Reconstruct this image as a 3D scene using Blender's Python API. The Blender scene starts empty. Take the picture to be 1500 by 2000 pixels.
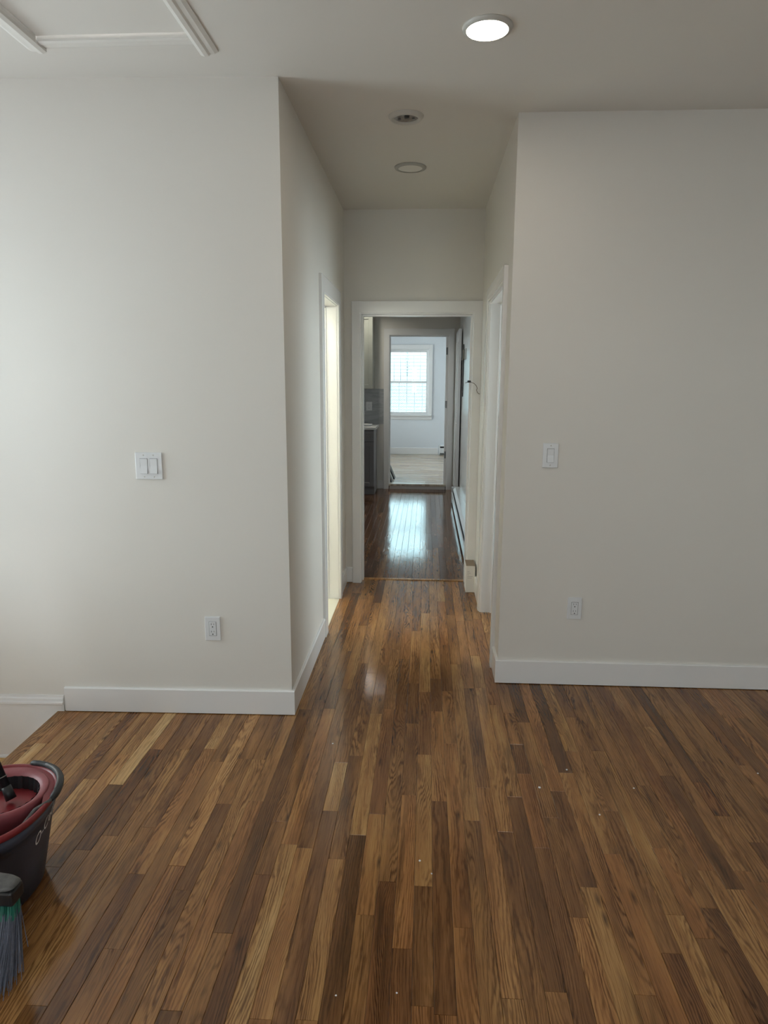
import bpy, bmesh, math, random
from mathutils import Vector, Matrix
random.seed(7)
C = bpy.context.scene.collection
sc = bpy.context.scene
PI = math.pi

# ------------------------------------------------------------------ camera
CAMF, YAW, PITCH, ROLL, CAMH = 1332.218, -0.0605, -0.1910, 0.0044, 1.5561
cd = bpy.data.cameras.new('camera'); cam = bpy.data.objects.new('camera', cd); C.objects.link(cam)
cd.sensor_fit = 'AUTO'; cd.sensor_width = 36.0; cd.lens = CAMF / 2000.0 * 36.0
cd.clip_start = 0.05; cd.clip_end = 200
_f = Vector((math.sin(YAW)*math.cos(PITCH), math.cos(YAW)*math.cos(PITCH), math.sin(PITCH)))
_r0 = Vector((math.cos(YAW), -math.sin(YAW), 0)); _u0 = _r0.cross(_f)
_r = _r0*math.cos(ROLL) + _u0*math.sin(ROLL); _u = _u0*math.cos(ROLL) - _r0*math.sin(ROLL)
M3 = Matrix((_r, _u, -_f)).transposed()
cam.matrix_world = Matrix.Translation((0, 0, CAMH)) @ M3.to_4x4()
sc.camera = cam

# ------------------------------------------------------------------ sky and daylight
SKY = 5.0
w = bpy.data.worlds.new('overcast_sky'); sc.world = w; w.use_nodes = True
bg = w.node_tree.nodes['Background']
bg.inputs[0].default_value = (0.90, 0.945, 1.0, 1); bg.inputs[1].default_value = SKY
def portal(name, loc, rot, sx, sy):
    l = bpy.data.lights.new(name, 'AREA'); l.shape = 'RECTANGLE'; l.size = sx; l.size_y = sy
    l.cycles.is_portal = True
    o = bpy.data.objects.new(name, l); C.objects.link(o); o.location = loc; o.rotation_euler = rot
WIN_BACK = [(-1.60, -0.40, 0.95, 2.20), (0.75, 2.05, 0.85, 2.25)]
WIN_LEFT = (1.75, 2.78, 0.60, 2.62)
WIN_KIT_ADDED = (5.9, 7.4, 1.0, 2.15)  # unseen window added for more daylight in the kitchen
WIN_SIDE = (3.60, 5.05, 0.55, 2.45)
WIN_FAR = (-0.90, 0.045, 0.87, 2.165)
WIN_FAR_L = (10.5, 13.5, 0.6, 2.45)
for a in WIN_BACK:
    portal('daylight_back', ((a[0]+a[1])/2, -3.26, (a[2]+a[3])/2), (PI/2, 0, 0), a[1]-a[0], a[3]-a[2])
portal('daylight_left', (-2.98, (WIN_LEFT[0]+WIN_LEFT[1])/2, (WIN_LEFT[2]+WIN_LEFT[3])/2), (0, -PI/2, 0), WIN_LEFT[3]-WIN_LEFT[2], WIN_LEFT[1]-WIN_LEFT[0])
portal('daylight_side', (2.43, (WIN_SIDE[0]+WIN_SIDE[1])/2, 1.5), (0, PI/2, 0), 1.9, 1.45)
portal('daylight_kitchen', (-2.32, 6.65, 1.575), (0, -PI/2, 0), 1.15, 1.5)
portal('daylight_far', (-0.42, 13.99, 1.5), (-PI/2, 0, 0), 0.95, 1.3)
portal('daylight_far_left', (-2.27, 12.0, 1.525), (0, -PI/2, 0), 1.85, 3.0)

vs = sc.view_settings
sc.display_settings.display_device = 'sRGB'
vs.view_transform = 'Standard'; vs.look = 'None'; vs.gamma = 1.0; vs.use_curve_mapping = False
vs.exposure = 0.95
sc.cycles.max_bounces = 12; sc.cycles.diffuse_bounces = 8; sc.cycles.glossy_bounces = 5
sc.cycles.transparent_max_bounces = 12
sc.cycles.use_denoising = True
sc.cycles.caustics_reflective = False; sc.cycles.caustics_refractive = False

# ------------------------------------------------------------------ materials
def newmat(name):
    m = bpy.data.materials.new(name); m.use_nodes = True
    nt = m.node_tree; return m, nt, nt.nodes['Principled BSDF']
class NT:
    def __init__(s, nt): s.nt = nt
    def n(s, t, **k):
        nd = s.nt.nodes.new(t)
        for a, b in k.items(): setattr(nd, a, b)
        return nd
    def l(s, a, b): s.nt.links.new(a, b)
    def math(s, op, a, b=None, c=None, clamp=False):
        nd = s.n('ShaderNodeMath', operation=op); nd.use_clamp = clamp
        for i, v in enumerate((a, b, c)):
            if v is None: continue
            if isinstance(v, (int, float)): nd.inputs[i].default_value = v
            else: s.l(v, nd.inputs[i])
        return nd.outputs[0]
    def mix(s, f, a, b, blend='MIX'):
        nd = s.n('ShaderNodeMix', data_type='RGBA', blend_type=blend)
        if isinstance(f, (int, float)): nd.inputs[0].default_value = f
        else: s.l(f, nd.inputs[0])
        for i, v in ((6, a), (7, b)):
            if isinstance(v, tuple): nd.inputs[i].default_value = (*v, 1) if len(v) == 3 else v
            else: s.l(v, nd.inputs[i])
        return nd.outputs[2]
    def noise(s, vec, scale, detail=2.0, rough=0.5):
        nd = s.n('ShaderNodeTexNoise'); nd.inputs['Scale'].default_value = scale
        nd.inputs['Detail'].default_value = detail; nd.inputs['Roughness'].default_value = rough
        if vec is not None: s.l(vec, nd.inputs['Vector'])
        return nd.outputs[0]
def paint(name, col, rough=0.55, var=0.03, bump=0.04, scale=60.0, spec=0.5):
    m, nt, p = newmat(name); t = NT(nt)
    g = t.n('ShaderNodeNewGeometry')
    n1 = t.noise(g.outputs['Position'], 1.7, 3); n2 = t.noise(g.outputs['Position'], scale * 6, 3)
    f = t.math('MULTIPLY_ADD', n1, var * 2, 1 - var)
    t.l(t.mix(1.0, col, f, 'MULTIPLY'), p.inputs['Base Color'])
    p.inputs['Roughness'].default_value = rough
    p.inputs['Specular IOR Level'].default_value = spec
    b = t.n('ShaderNodeBump'); b.inputs['Strength'].default_value = bump; b.inputs['Distance'].default_value = 0.002
    t.l(n2, b.inputs['Height']); t.l(b.outputs[0], p.inputs['Normal'])
    return m
def plain(name, col, rough=0.5, metal=0.0, var=0.06, scale=40.0, emit=None):
    m, nt, p = newmat(name); t = NT(nt)
    tc = t.n('ShaderNodeTexCoord')
    n1 = t.noise(tc.outputs['Object'], scale, 3)
    f = t.math('MULTIPLY_ADD', n1, var * 2, 1 - var)
    t.l(t.mix(1.0, col, f, 'MULTIPLY'), p.inputs['Base Color'])
    p.inputs['Roughness'].default_value = rough; p.inputs['Metallic'].default_value = metal
    if emit:
        p.inputs['Emission Color'].default_value = (*emit[0], 1); p.inputs['Emission Strength'].default_value = emit[1]
    return m
WALL = paint('wall_paint', (0.70, 0.675, 0.635), 0.6, 0.015, 0.05)
CEIL = paint('ceiling_paint', (0.68, 0.66, 0.625), 0.75, 0.015, 0.05)
TRIM = paint('trim_paint', (0.77, 0.765, 0.765), 0.24, 0.01, 0.02)
WALLB = paint('far_room_paint', (0.70, 0.73, 0.77), 0.6, 0.015, 0.05)
PLATE = plain('plate_plastic', (0.70, 0.71, 0.73), 0.3, 0, 0.01)
DARK = plain('dark_gap', (0.02, 0.02, 0.02), 0.6)
CABW = paint('upper_cabinet_paint', (0.36, 0.37, 0.33), 0.35, 0.01, 0.02)
CABG = paint('base_cabinet_paint', (0.17, 0.165, 0.175), 0.4, 0.02, 0.02)
METAL = plain('hinge_metal', (0.22, 0.22, 0.22), 0.4, 0.8)
HEATER = plain('heater_enamel', (0.72, 0.74, 0.76), 0.22, 0.1, 0.02)
FIN = plain('heater_fin', (0.05, 0.05, 0.055), 0.5, 0.3)
CARD = plain('white_card', (0.76, 0.74, 0.70), 0.6, 0, 0.02)
KRAFT = plain('kraft_card', (0.23, 0.17, 0.12), 0.8, 0, 0.05)
INK = plain('grey_ink', (0.45, 0.43, 0.42), 0.8)
BKT = plain('charcoal_plastic', (0.040, 0.046, 0.070), 0.42, 0, 0.25, 9)
RED = plain('red_plastic', (0.21, 0.017, 0.022), 0.38, 0, 0.22, 14)
RED2 = plain('dusty_red_plastic', (0.27, 0.065, 0.075), 0.45, 0, 0.25, 20)
BLK = plain('black_plastic', (0.012, 0.012, 0.014), 0.45, 0, 0.2, 20)
GREYP = plain('scuffed_grey_plastic', (0.13, 0.13, 0.13), 0.5, 0, 0.5, 60)
INKW = plain('white_print', (0.75, 0.75, 0.75), 0.5)
GRN = plain('green_bristle', (0.02, 0.16, 0.115), 0.5)
BRS = plain('grey_bristle', (0.14, 0.15, 0.20), 0.55, 0, 0.4, 90)
LAMP = plain('lit_lens', (0.9, 0.9, 0.85), 0.4, 0, 0.0, 10, ((1.0, 0.90, 0.75), 36.0))
BATHLAMP = plain('lit_bath_lens', (0.9, 0.9, 0.85), 0.4, 0, 0.0, 10, ((0.97, 1.0, 0.86), 48.0))
BATHDISC = plain('lit_bath_disc', (0.9, 0.9, 0.85), 0.4, 0, 0.0, 10, ((1.0, 0.96, 0.80), 150.0))
KLAMP = plain('lit_kitchen_lens', (0.9, 0.9, 0.85), 0.4, 0, 0.0, 10, ((1.0, 0.96, 0.83), 190.0))
FIXT = plain('fixture_white', (0.54, 0.53, 0.50), 0.4, 0, 0.02)
RING = plain('grey_ring', (0.40, 0.395, 0.37), 0.45, 0, 0.02)
LENS = plain('unlit_lens', (0.74, 0.73, 0.69), 0.35, 0, 0.02)
CAN = plain('can_reflector', (0.42, 0.41, 0.39), 0.25, 0.6, 0.45, 90)
GRILLE = plain('grille_paint', (0.33, 0.38, 0.42), 0.5)
SIDING = paint('pale_siding', (0.19, 0.26, 0.265), 0.6, 0.03, 0.02)
REFL_SIDING = paint('reflection_siding', (0.62, 0.83, 0.87), 0.6, 0.03, 0.02)  # bright siding of the added storey, sets how strongly the floor reflects it
GROUND = paint('pale_concrete', (0.24, 0.25, 0.27), 0.9, 0.1, 0.1)
TILE = paint('cream_tile', (0.72, 0.70, 0.60), 0.25, 0.03, 0.01)
GROUT = paint('grout', (0.30, 0.29, 0.26), 0.9, 0.03, 0.05)
WIRE = plain('brown_wire', (0.10, 0.07, 0.055), 0.5)
TAN = plain('tan_box', (0.20, 0.18, 0.14), 0.6)
SLAB = plain('dark_slab', (0.010, 0.018, 0.022), 0.35, 0, 0.2)
HATCH = paint('hatch_paint', (0.72, 0.705, 0.675), 0.5, 0.01, 0.02)
CHIP = plain('plaster_chip', (0.80, 0.78, 0.76), 0.7)

def stone(name, base, vein):
    m, nt, p = newmat(name); t = NT(nt); g = t.n('ShaderNodeNewGeometry')
    mp = t.n('ShaderNodeMapping'); mp.inputs['Scale'].default_value = (2.0, 2.0, 8.0); mp.inputs['Rotation'].default_value = (0, 0.25, 0)
    t.l(g.outputs['Position'], mp.inputs[0])
    n1 = t.noise(mp.outputs[0], 1.8, 5, 0.6)
    v = t.math('ABSOLUTE', t.math('SUBTRACT', n1, 0.5)); v = t.math('SUBTRACT', 1.0, t.math('MULTIPLY', v, 9.0, clamp=True))
    t.l(t.mix(v, base, vein), p.inputs['Base Color']); p.inputs['Roughness'].default_value = 0.3
    return m
MARBLE = stone('grey_veined_tile', (0.33, 0.345, 0.36), (0.42, 0.43, 0.45))
QUARTZ = stone('pale_quartz', (0.66, 0.67, 0.66), (0.58, 0.58, 0.58))

def glass(name):
    m = bpy.data.materials.new(name); m.use_nodes = True; nt = m.node_tree; t = NT(nt)
    for n in list(nt.nodes):
        if n.type == 'BSDF_PRINCIPLED': nt.nodes.remove(n)
    out = [n for n in nt.nodes if n.type == 'OUTPUT_MATERIAL'][0]
    tr = t.n('ShaderNodeBsdfTransparent'); tr.inputs[0].default_value = (0.93, 0.98, 0.97, 1)
    gl = t.n('ShaderNodeBsdfGlossy'); gl.inputs['Roughness'].default_value = 0.02
    fr = t.n('ShaderNodeFresnel'); fr.inputs[0].default_value = 1.45
    mx = t.n('ShaderNodeMixShader'); t.l(fr.outputs[0], mx.inputs[0]); t.l(tr.outputs[0], mx.inputs[1]); t.l(gl.outputs[0], mx.inputs[2])
    t.l(mx.outputs[0], out.inputs[0]); return m
GLASS = glass('window_glass')

def wood(name, along='Y', rough=0.27, gain=(1.0, 1.0, 1.0), relief=1.0, spec=0.5):
    """stained oak strip: per-board tone and seed come from the mesh attribute 'tone' (tone, seed, seed)"""
    m, nt, p = newmat(name); t = NT(nt)
    g = t.n('ShaderNodeNewGeometry'); sp = t.n('ShaderNodeSeparateXYZ'); t.l(g.outputs['Position'], sp.inputs[0])
    at = t.n('ShaderNodeAttribute', attribute_name='tone'); sa = t.n('ShaderNodeSeparateColor'); t.l(at.outputs['Color'], sa.inputs[0])
    tone, r1, r2 = sa.outputs[0], sa.outputs[1], sa.outputs[2]
    X, Y = (sp.outputs[0], sp.outputs[1]) if along == 'Y' else (sp.outputs[1], sp.outputs[0])
    u = t.math('MULTIPLY_ADD', r1, 37.0, X); v = t.math('MULTIPLY_ADD', r2, 53.0, Y)
    def vec(su, sv, off=0.0):
        c = t.n('ShaderNodeCombineXYZ'); t.l(t.math('MULTIPLY', u, su), c.inputs[0]); t.l(t.math('MULTIPLY', v, sv), c.inputs[1])
        t.l(t.math('MULTIPLY_ADD', r1, 11.0, off), c.inputs[2]); return c.outputs[0]
    big = t.noise(vec(9, 1.15), 1.0, 2.0, 0.45)             # figure that bends the rings
    med = t.noise(vec(60, 7.0, 3), 1.0, 3.0, 0.6)
    amp = t.math('MULTIPLY_ADD', t.math('POWER', r2, 1.3), 26.0, 5.0)
    freq = t.math('MULTIPLY_ADD', t.math('FRACT', t.math('MULTIPLY', r1, 7.0)), 75.0, 55.0)
    ph = t.math('ADD', t.math('MULTIPLY', u, freq), t.math('MULTIPLY', big, amp))
    ph = t.math('MULTIPLY_ADD', med, 2.4, ph)
    ring = t.math('MULTIPLY_ADD', t.math('SINE', t.math('MULTIPLY', ph, 2 * PI)), 0.5, 0.5)
    ring = t.math('POWER', ring, 1.7)
    patch = t.noise(vec(24, 1.9, 17), 1.0, 2.0, 0.5)        # figure comes and goes along the board
    ring = t.math('MULTIPLY', ring, t.math('MULTIPLY_ADD', t.math('SUBTRACT', patch, 0.34), 3.2, 0.10, clamp=True))
    fine = t.noise(vec(480, 9, 7), 1.0, 3.0, 0.65)
    pore = t.math('MULTIPLY', t.math('SUBTRACT', fine, 0.50), 6.0, clamp=True)
    broad = t.noise(vec(16, 1.6, 5), 1.0, 3.0, 0.55)
    stain = t.math('MULTIPLY', t.math('SUBTRACT', t.noise(vec(26, 2.2, 9), 1.0, 3, 0.55), 0.585), 6.0, clamp=True)
    # knots
    vo = t.n('ShaderNodeTexVoronoi'); vo.inputs['Scale'].default_value = 1.0; t.l(vec(13, 3.2, 2), vo.inputs['Vector'])
    knot = t.math('SUBTRACT', 1.0, t.math('MULTIPLY', vo.outputs['Distance'], 7.5, clamp=True), clamp=True)
    tv = t.math('ADD', tone, t.math('MULTIPLY', t.math('SUBTRACT', broad, 0.5), 0.95))
    cr = t.n('ShaderNodeValToRGB'); e = cr.color_ramp.elements
    cols = [(0.0, (0.110, 0.050, 0.019)), (0.28, (0.220, 0.101, 0.037)), (0.52, (0.350, 0.175, 0.062)), (0.76, (0.480, 0.268, 0.101)), (1.0, (0.64, 0.420, 0.190))]
    e[0].position = 0; e[0].color = (*cols[0][1], 1); e[1].position = 1.0; e[1].color = (*cols[-1][1], 1)
    for pos, c in cols[1:-1]:
        x = e.new(pos); x.color = (*c, 1)
    t.l(tv, cr.inputs[0])
    col = cr.outputs[0]
    red = t.math('MULTIPLY', t.math('SUBTRACT', r1, 0.66), 1.6, clamp=True)
    col = t.mix(red, col, t.mix(1.0, col, (1.09, 0.91, 0.83), 'MULTIPLY'))
    gry = t.math('MULTIPLY', t.math('SUBTRACT', 0.30, r1), 1.8, clamp=True)
    col = t.mix(gry, col, t.mix(1.0, col, (0.98, 1.02, 0.95), 'MULTIPLY'))
    dk = t.math('MULTIPLY', ring, t.math('MULTIPLY_ADD', r2, 0.22, 0.74))
    col = t.mix(dk, col, t.mix(1.0, col, (0.30, 0.235, 0.19), 'MULTIPLY'))
    col = t.mix(t.math('MULTIPLY', pore, 0.70), col, t.mix(1.0, col, (0.40, 0.34, 0.30), 'MULTIPLY'))
    col = t.mix(t.math('MULTIPLY', stain, 0.74), col, t.mix(1.0, col, (0.30, 0.27, 0.25), 'MULTIPLY'))
    col = t.mix(t.math('MULTIPLY', knot, 0.85), col, (0.020, 0.011, 0.007))
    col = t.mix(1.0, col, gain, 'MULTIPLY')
    t.l(col, p.inputs['Base Color'])
    t.l(t.math('MULTIPLY_ADD', fine, 0.08, rough - 0.04), p.inputs['Roughness'])
    p.inputs['Specular IOR Level'].default_value = spec
    # relief: open grain plus slow unevenness of the finish
    slow = t.noise(vec(30, 9, 1), 1.0, 2.0, 0.5)
    h = t.math('ADD', t.math('MULTIPLY', ring, -0.00006*relief), t.math('MULTIPLY', slow, 0.00050*relief))
    h = t.math('ADD', h, t.math('MULTIPLY', pore, -0.00004))
    b = t.n('ShaderNodeBump'); b.inputs['Strength'].default_value = 0.55; b.inputs['Distance'].default_value = 1.0
    t.l(h, b.inputs['Height']); t.l(b.outputs[0], p.inputs['Normal'])
    return m
WOOD = wood('stained_oak', 'Y', 0.115, (0.95, 0.92, 0.90), 1.7, 0.46)
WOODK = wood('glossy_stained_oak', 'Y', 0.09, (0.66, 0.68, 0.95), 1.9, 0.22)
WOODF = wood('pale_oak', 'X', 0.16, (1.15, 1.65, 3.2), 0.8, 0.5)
WOODT = wood('yellow_oak', 'X', 0.35, (1.35, 1.35, 1.2), 1.0, 0.4)

# ------------------------------------------------------------------ mesh helpers
class MB:
    def __init__(s): s.bm = bmesh.new()
    def box(s, x0, x1, y0, y1, z0, z1, bev=0.0, seg=1):
        bm = bmesh.new()
        vs_ = [bm.verts.new((x, y, z)) for x in (x0, x1) for y in (y0, y1) for z in (z0, z1)]
        for f in ((0, 1, 3, 2), (4, 6, 7, 5), (0, 4, 5, 1), (2, 3, 7, 6), (0, 2, 6, 4), (1, 5, 7, 3)):
            bm.faces.new([vs_[i] for i in f])
        bmesh.ops.recalc_face_normals(bm, faces=bm.faces)
        if bev > 0:
            bmesh.ops.bevel(bm, geom=list(bm.edges), offset=bev, segments=seg, affect='EDGES', profile=0.5)
        s.add(bm); return s
    def add(s, bm, mat=None):
        me = bpy.data.meshes.new('tmp')
        if mat is not None: bmesh.ops.transform(bm, matrix=mat, verts=bm.verts)
        bm.to_mesh(me); bm.free(); s.bm.from_mesh(me); bpy.data.meshes.remove(me)
    def prism(s, poly, z0, z1):
        a = [s.bm.verts.new((x, y, z0)) for x, y in poly]; b = [s.bm.verts.new((x, y, z1)) for x, y in poly]
        n = len(poly); fs = [s.bm.faces.new(a[::-1]), s.bm.faces.new(b)]
        for i in range(n): fs.append(s.bm.faces.new((a[i], a[(i+1) % n], b[(i+1) % n], b[i])))
        bmesh.ops.recalc_face_normals(s.bm, faces=fs); return s
    def extrude_profile(s, prof, a, b, out, up=Vector((0, 0, 1))):
        """prof: list of (o, u) swept from a to b; o along 'out', u along 'up'"""
        a, b, out, up = Vector(a), Vector(b), Vector(out), Vector(up)
        A = [s.bm.verts.new(a + out*o + up*u) for o, u in prof]; B = [s.bm.verts.new(b + out*o + up*u) for o, u in prof]
        n = len(prof); fs = [s.bm.faces.new(A), s.bm.faces.new(B[::-1])]
        for i in range(n): fs.append(s.bm.faces.new((A[i], B[i], B[(i+1) % n], A[(i+1) % n])))
        bmesh.ops.recalc_face_normals(s.bm, faces=fs); return s
    def tube(s, pts, r, seg=10, cap=True):
        pts = [Vector(p) for p in pts]; rs = r if isinstance(r, (list, tuple)) else [r]*len(pts); rings = []; prev = None
        for i, p in enumerate(pts):
            d = (pts[min(i+1, len(pts)-1)] - pts[max(i-1, 0)]).normalized()
            if prev is None:
                prev = d.orthogonal().normalized()
            prev = (prev - d*prev.dot(d)).normalized(); q = d.cross(prev)
            rings.append([s.bm.verts.new(p + (prev*math.cos(2*PI*k/seg) + q*math.sin(2*PI*k/seg))*rs[i]) for k in range(seg)])
        fs = []
        for i in range(len(rings)-1):
            for k in range(seg): fs.append(s.bm.faces.new((rings[i][k], rings[i][(k+1) % seg], rings[i+1][(k+1) % seg], rings[i+1][k])))
        if cap: fs += [s.bm.faces.new(rings[0][::-1]), s.bm.faces.new(rings[-1])]
        for f in fs: f.smooth = True
        bmesh.ops.recalc_face_normals(s.bm, faces=fs); return s
    def lathe(s, prof, c, seg=40, smooth=True):
        """prof: list of (r, z) about the vertical axis through c"""
        rings = []
        for r, z in prof:
            if r < 1e-6: rings.append([s.bm.verts.new((c[0], c[1], c[2]+z))])
            else: rings.append([s.bm.verts.new((c[0]+r*math.cos(2*PI*k/seg), c[1]+r*math.sin(2*PI*k/seg), c[2]+z)) for k in range(seg)])
        fs = []
        for a, b in zip(rings, rings[1:]):
            for k in range(seg):
                k2 = (k+1) % seg
                if len(a) == 1 and len(b) == 1: continue
                if len(a) == 1: fs.append(s.bm.faces.new((a[0], b[k2], b[k])))
                elif len(b) == 1: fs.append(s.bm.faces.new((a[k], a[k2], b[0])))
                else: fs.append(s.bm.faces.new((a[k], a[k2], b[k2], b[k])))
        for f in fs: f.smooth = smooth
        return s
    def rings(s, loops, cap0=False, cap1=False, smooth=True):
        R_ = [[s.bm.verts.new(p) for p in lp] for lp in loops]; n = len(loops[0]); fs = []
        for a, b in zip(R_, R_[1:]):
            for k in range(n): fs.append(s.bm.faces.new((a[k], a[(k+1) % n], b[(k+1) % n], b[k])))
        for f in fs: f.smooth = smooth
        if cap0: s.bm.faces.new(R_[0][::-1])
        if cap1: s.bm.faces.new(R_[-1])
        return s
    def build(s, name, mat, parent=None, tone=None):
        me = bpy.data.meshes.new(name); s.bm.to_mesh(me); s.bm.free()
        if mat: me.materials.append(mat)
        if tone is not None:
            at = me.attributes.new('tone', 'FLOAT_COLOR', 'POINT')
            for i in range(len(me.vertices)): at.data[i].color = (*tone, 1.0)
        o = bpy.data.objects.new(name, me); C.objects.link(o)
        if parent is not None:
            o.parent = parent; off = Vector((0, 0, 0)); q = parent
            while q is not None: off += q.location; q = q.parent
            o.location = -off
        return o
def BX(*a, **k): return MB().box(*a, **k)
def empty(name, loc): 
    o = bpy.data.objects.new(name, None); C.objects.link(o); o.location = loc; o.empty_display_size = 0.1; return o
def thing(name, label, cat, loc=(0, 0, 0), group=None):
    o = empty(name, loc); o['label'] = label; o['category'] = cat
    if group: o['group'] = group
    return o
def tag(o, label, cat, group=None):
    o['label'] = label; o['category'] = cat
    if group: o['group'] = group
    return o
def struct(o): o['kind'] = 'structure'; return o

H = 2.74
XL, XR, YL, YR, YE = -0.609, 0.394, 2.9605, 3.381, 5.126
# ------------------------------------------------------------------ room shell
T = 0.12
struct(MB().prism([(XL, YL), (-2.95, 2.884), (-2.95, 3.0), (XL-T, YL+T)], -2.6, H+0.1).build('wall_left', WALL))
m = MB(); m.box(XL-T, XL, YL+0.0005, 4.034, -0.2, H); m.box(XL-T, XL, 4.715, YE, -0.2, H); m.box(XL-T, XL, 4.034, 4.715, 2.055, H)
struct(m.build('wall_hall_left', WALL))
m = MB(); m.box(XR, XR+T, YR+0.0005, 3.633, -0.2, H); m.box(XR, XR+T, 4.499, YE, -0.2, H); m.box(XR, XR+T, 3.633, 4.499, 2.047, H)
struct(m.build('wall_hall_right', WALL))
struct(MB().prism([(XR, YR), (XR+0.12, YR+T), (2.52, 3.402+T), (2.52, 3.402)], -0.2, H+0.1).build('wall_right_front', WALL))
m = MB(); m.box(XL-T, -0.499, YE, YE+T, -0.2, H); m.box(0.341, XR+T, YE, YE+T, -0.2, H); m.box(-0.499, 0.341, YE, YE+T, 2.043, H)
struct(m.build('wall_hall_end', WALL))
# rest of the front room, behind and beside the camera
def wall_with_windows(name, axis, pos, thick, a0, a1, z0, z1, wins, mat):
    m = MB(); cuts = sorted(wins); cur = a0
    def bx(p, q, r, s_):
        if q - p < 1e-4 or s_ - r < 1e-4: return
        if axis == 'y': m.box(p, q, pos, pos+thick, r, s_)
        else: m.box(pos, pos+thick, p, q, r, s_)
    for (p, q, r, s_) in cuts:
        bx(cur, p, z0, z1); bx(p, q, z0, r); bx(p, q, s_, z1); cur = q
    bx(cur, a1, z0, z1)
    return struct(m.build(name, mat))
wall_with_windows('wall_back', 'y', -3.32, 0.12, -3.07, 2.52, -2.6, H, WIN_BACK, WALL)
wall_with_windows('wall_stair_side', 'x', -3.07, 0.12, -3.2, 2.884, -2.6, H, [WIN_LEFT], WALL)
struct(BX(2.4, 2.52, -3.2, 3.4, -0.2, H).build('wall_right', WALL))
# ceilings
HX0, HX1, HY0, HY1 = -1.405, -0.845, 1.86, 2.622           # attic hatch opening
m = MB()
m.box(-3.07, HX0, -3.32, 3.0, H, H+0.12); m.box(HX1, 2.52, -3.32, 3.5, H, H+0.12)
m.box(HX0, HX1, -3.32, HY0, H, H+0.12); m.box(HX0, HX1, HY1, 3.0, H, H+0.12)
m.box(HX1-0.001, XR+0.2, 3.5, YE+T, H, H+0.12)
struct(m.build('ceiling', CEIL))
struct(BX(-2.4, XL-T+0.0, 3.0, YE+T, H, H+0.12).build('ceiling.001', CEIL))
struct(BX(XR+0.2, 2.52, 3.5, YE+T, H, H+0.12).build('ceiling.002', CEIL))
struct(BX(-2.45, 0.6, YE+T, 9.94, H, H+0.12).build('ceiling.003', CEIL))
struct(BX(-2.4, 1.7, 9.94, 14.1, 2.62, 2.74).build('ceiling.004', CEIL))

# window frames of the room behind the camera
def simple_window(name, axis, pos, w_):
    p, q, r, s_ = w_; e = struct(empty(name, (0, 0, 0)))
    def bx(a, b, c, d, t0, t1): 
        return BX(a, b, pos+t0, pos+t1, c, d) if axis == 'y' else BX(pos+t0, pos+t1, a, b, c, d)
    k = 0.05
    for a, b, c, d in ((p, p+k, r, s_), (q-k, q, r, s_), (p+k, q-k, r, r+k), (p+k, q-k, s_-k, s_), (p+k, q-k, (r+s_)/2-0.02, (r+s_)/2+0.02)):
        bx(a, b, c, d, 0.02, 0.08).build('window_frame', TRIM, e)
    bx(p+k, q-k, r+k, s_-k, 0.048, 0.052).build('pane', GLASS, e)
simple_window('window_2', 'y', -3.32, WIN_BACK[0]); simple_window('window_3', 'y', -3.32, WIN_BACK[1])
simple_window('window_4', 'x', -3.07, WIN_LEFT)

# bathroom beyond the left door, room beyond the right door
m = MB(); m.box(-2.4, -2.28, 3.0, YE+T, -0.2, H); m.box(-2.28, XL-T, YE, YE+T, -0.2, H)
struct(m.build('wall_bathroom', paint('bathroom_paint', (0.74, 0.745, 0.70), 0.5, 0.01, 0.03)))
wall_with_windows('wall_side_window', 'x', 2.4, 0.12, 3.53, YE+T, -0.2, H, [WIN_SIDE], WALL); simple_window('window_6', 'x', 2.42, WIN_SIDE)
m = MB(); m.box(XR+T, 2.4, YE, YE+T, -0.2, H)
struct(m.build('wall_side_room', WALL))
struct(BX(XR+T+0.005, 2.4, 3.53, YE, -0.2, 0.0).build('floor_side_room', WOODK, None, (0.3, 0.4, 0.3)))
# kitchen
KR = 0.452
FD0, FD1, FDB, FDT = -0.527, 0.300, 0.072, 2.171            # far doorway
m = MB(); m.box(KR, KR+T, YE+T, 9.82, -0.2, H); struct(m.build('wall_kitchen_right', paint('kitchen_semi_gloss', (0.68, 0.67, 0.65), 0.24, 0.015, 0.03)))
wall_with_windows('wall_kitchen_left', 'x', -2.45, 0.12, YE+T, 9.82, -0.2, H, [WIN_KIT_ADDED], WALL)
simple_window('added_window_7', 'x', -2.45, WIN_KIT_ADDED)  # frame of the added window that brightens the kitchen
m = MB(); m.box(-2.45, FD0-0.012, 9.82, 9.94, -0.2, H); m.box(FD1+0.012, 0.62, 9.82, 9.94, -0.2, H); m.box(FD0-0.012, FD1+0.012, 9.82, 9.94, FDT+0.012, H)
struct(m.build('wall_kitchen_end', WALL))
# far room
FY = 13.90
wall_with_windows('wall_far', 'y', FY, 0.12, -2.4, 1.7, -0.2, 2.62, [WIN_FAR], WALLB)
wall_with_windows('wall_far_left', 'x', -2.4, 0.12, 9.94, 13.9, -0.2, 2.62, [WIN_FAR_L], WALLB)
struct(BX(1.58, 1.7, 9.94, 13.9, -0.2, 2.62).build('wall_far_right', WALLB))
struct(BX(0.62, 1.7, 9.82, 9.94, -0.2, 2.62).build('wall_far_near', WALLB))
simple_window('window_5', 'x', -2.4, WIN_FAR_L)

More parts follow.
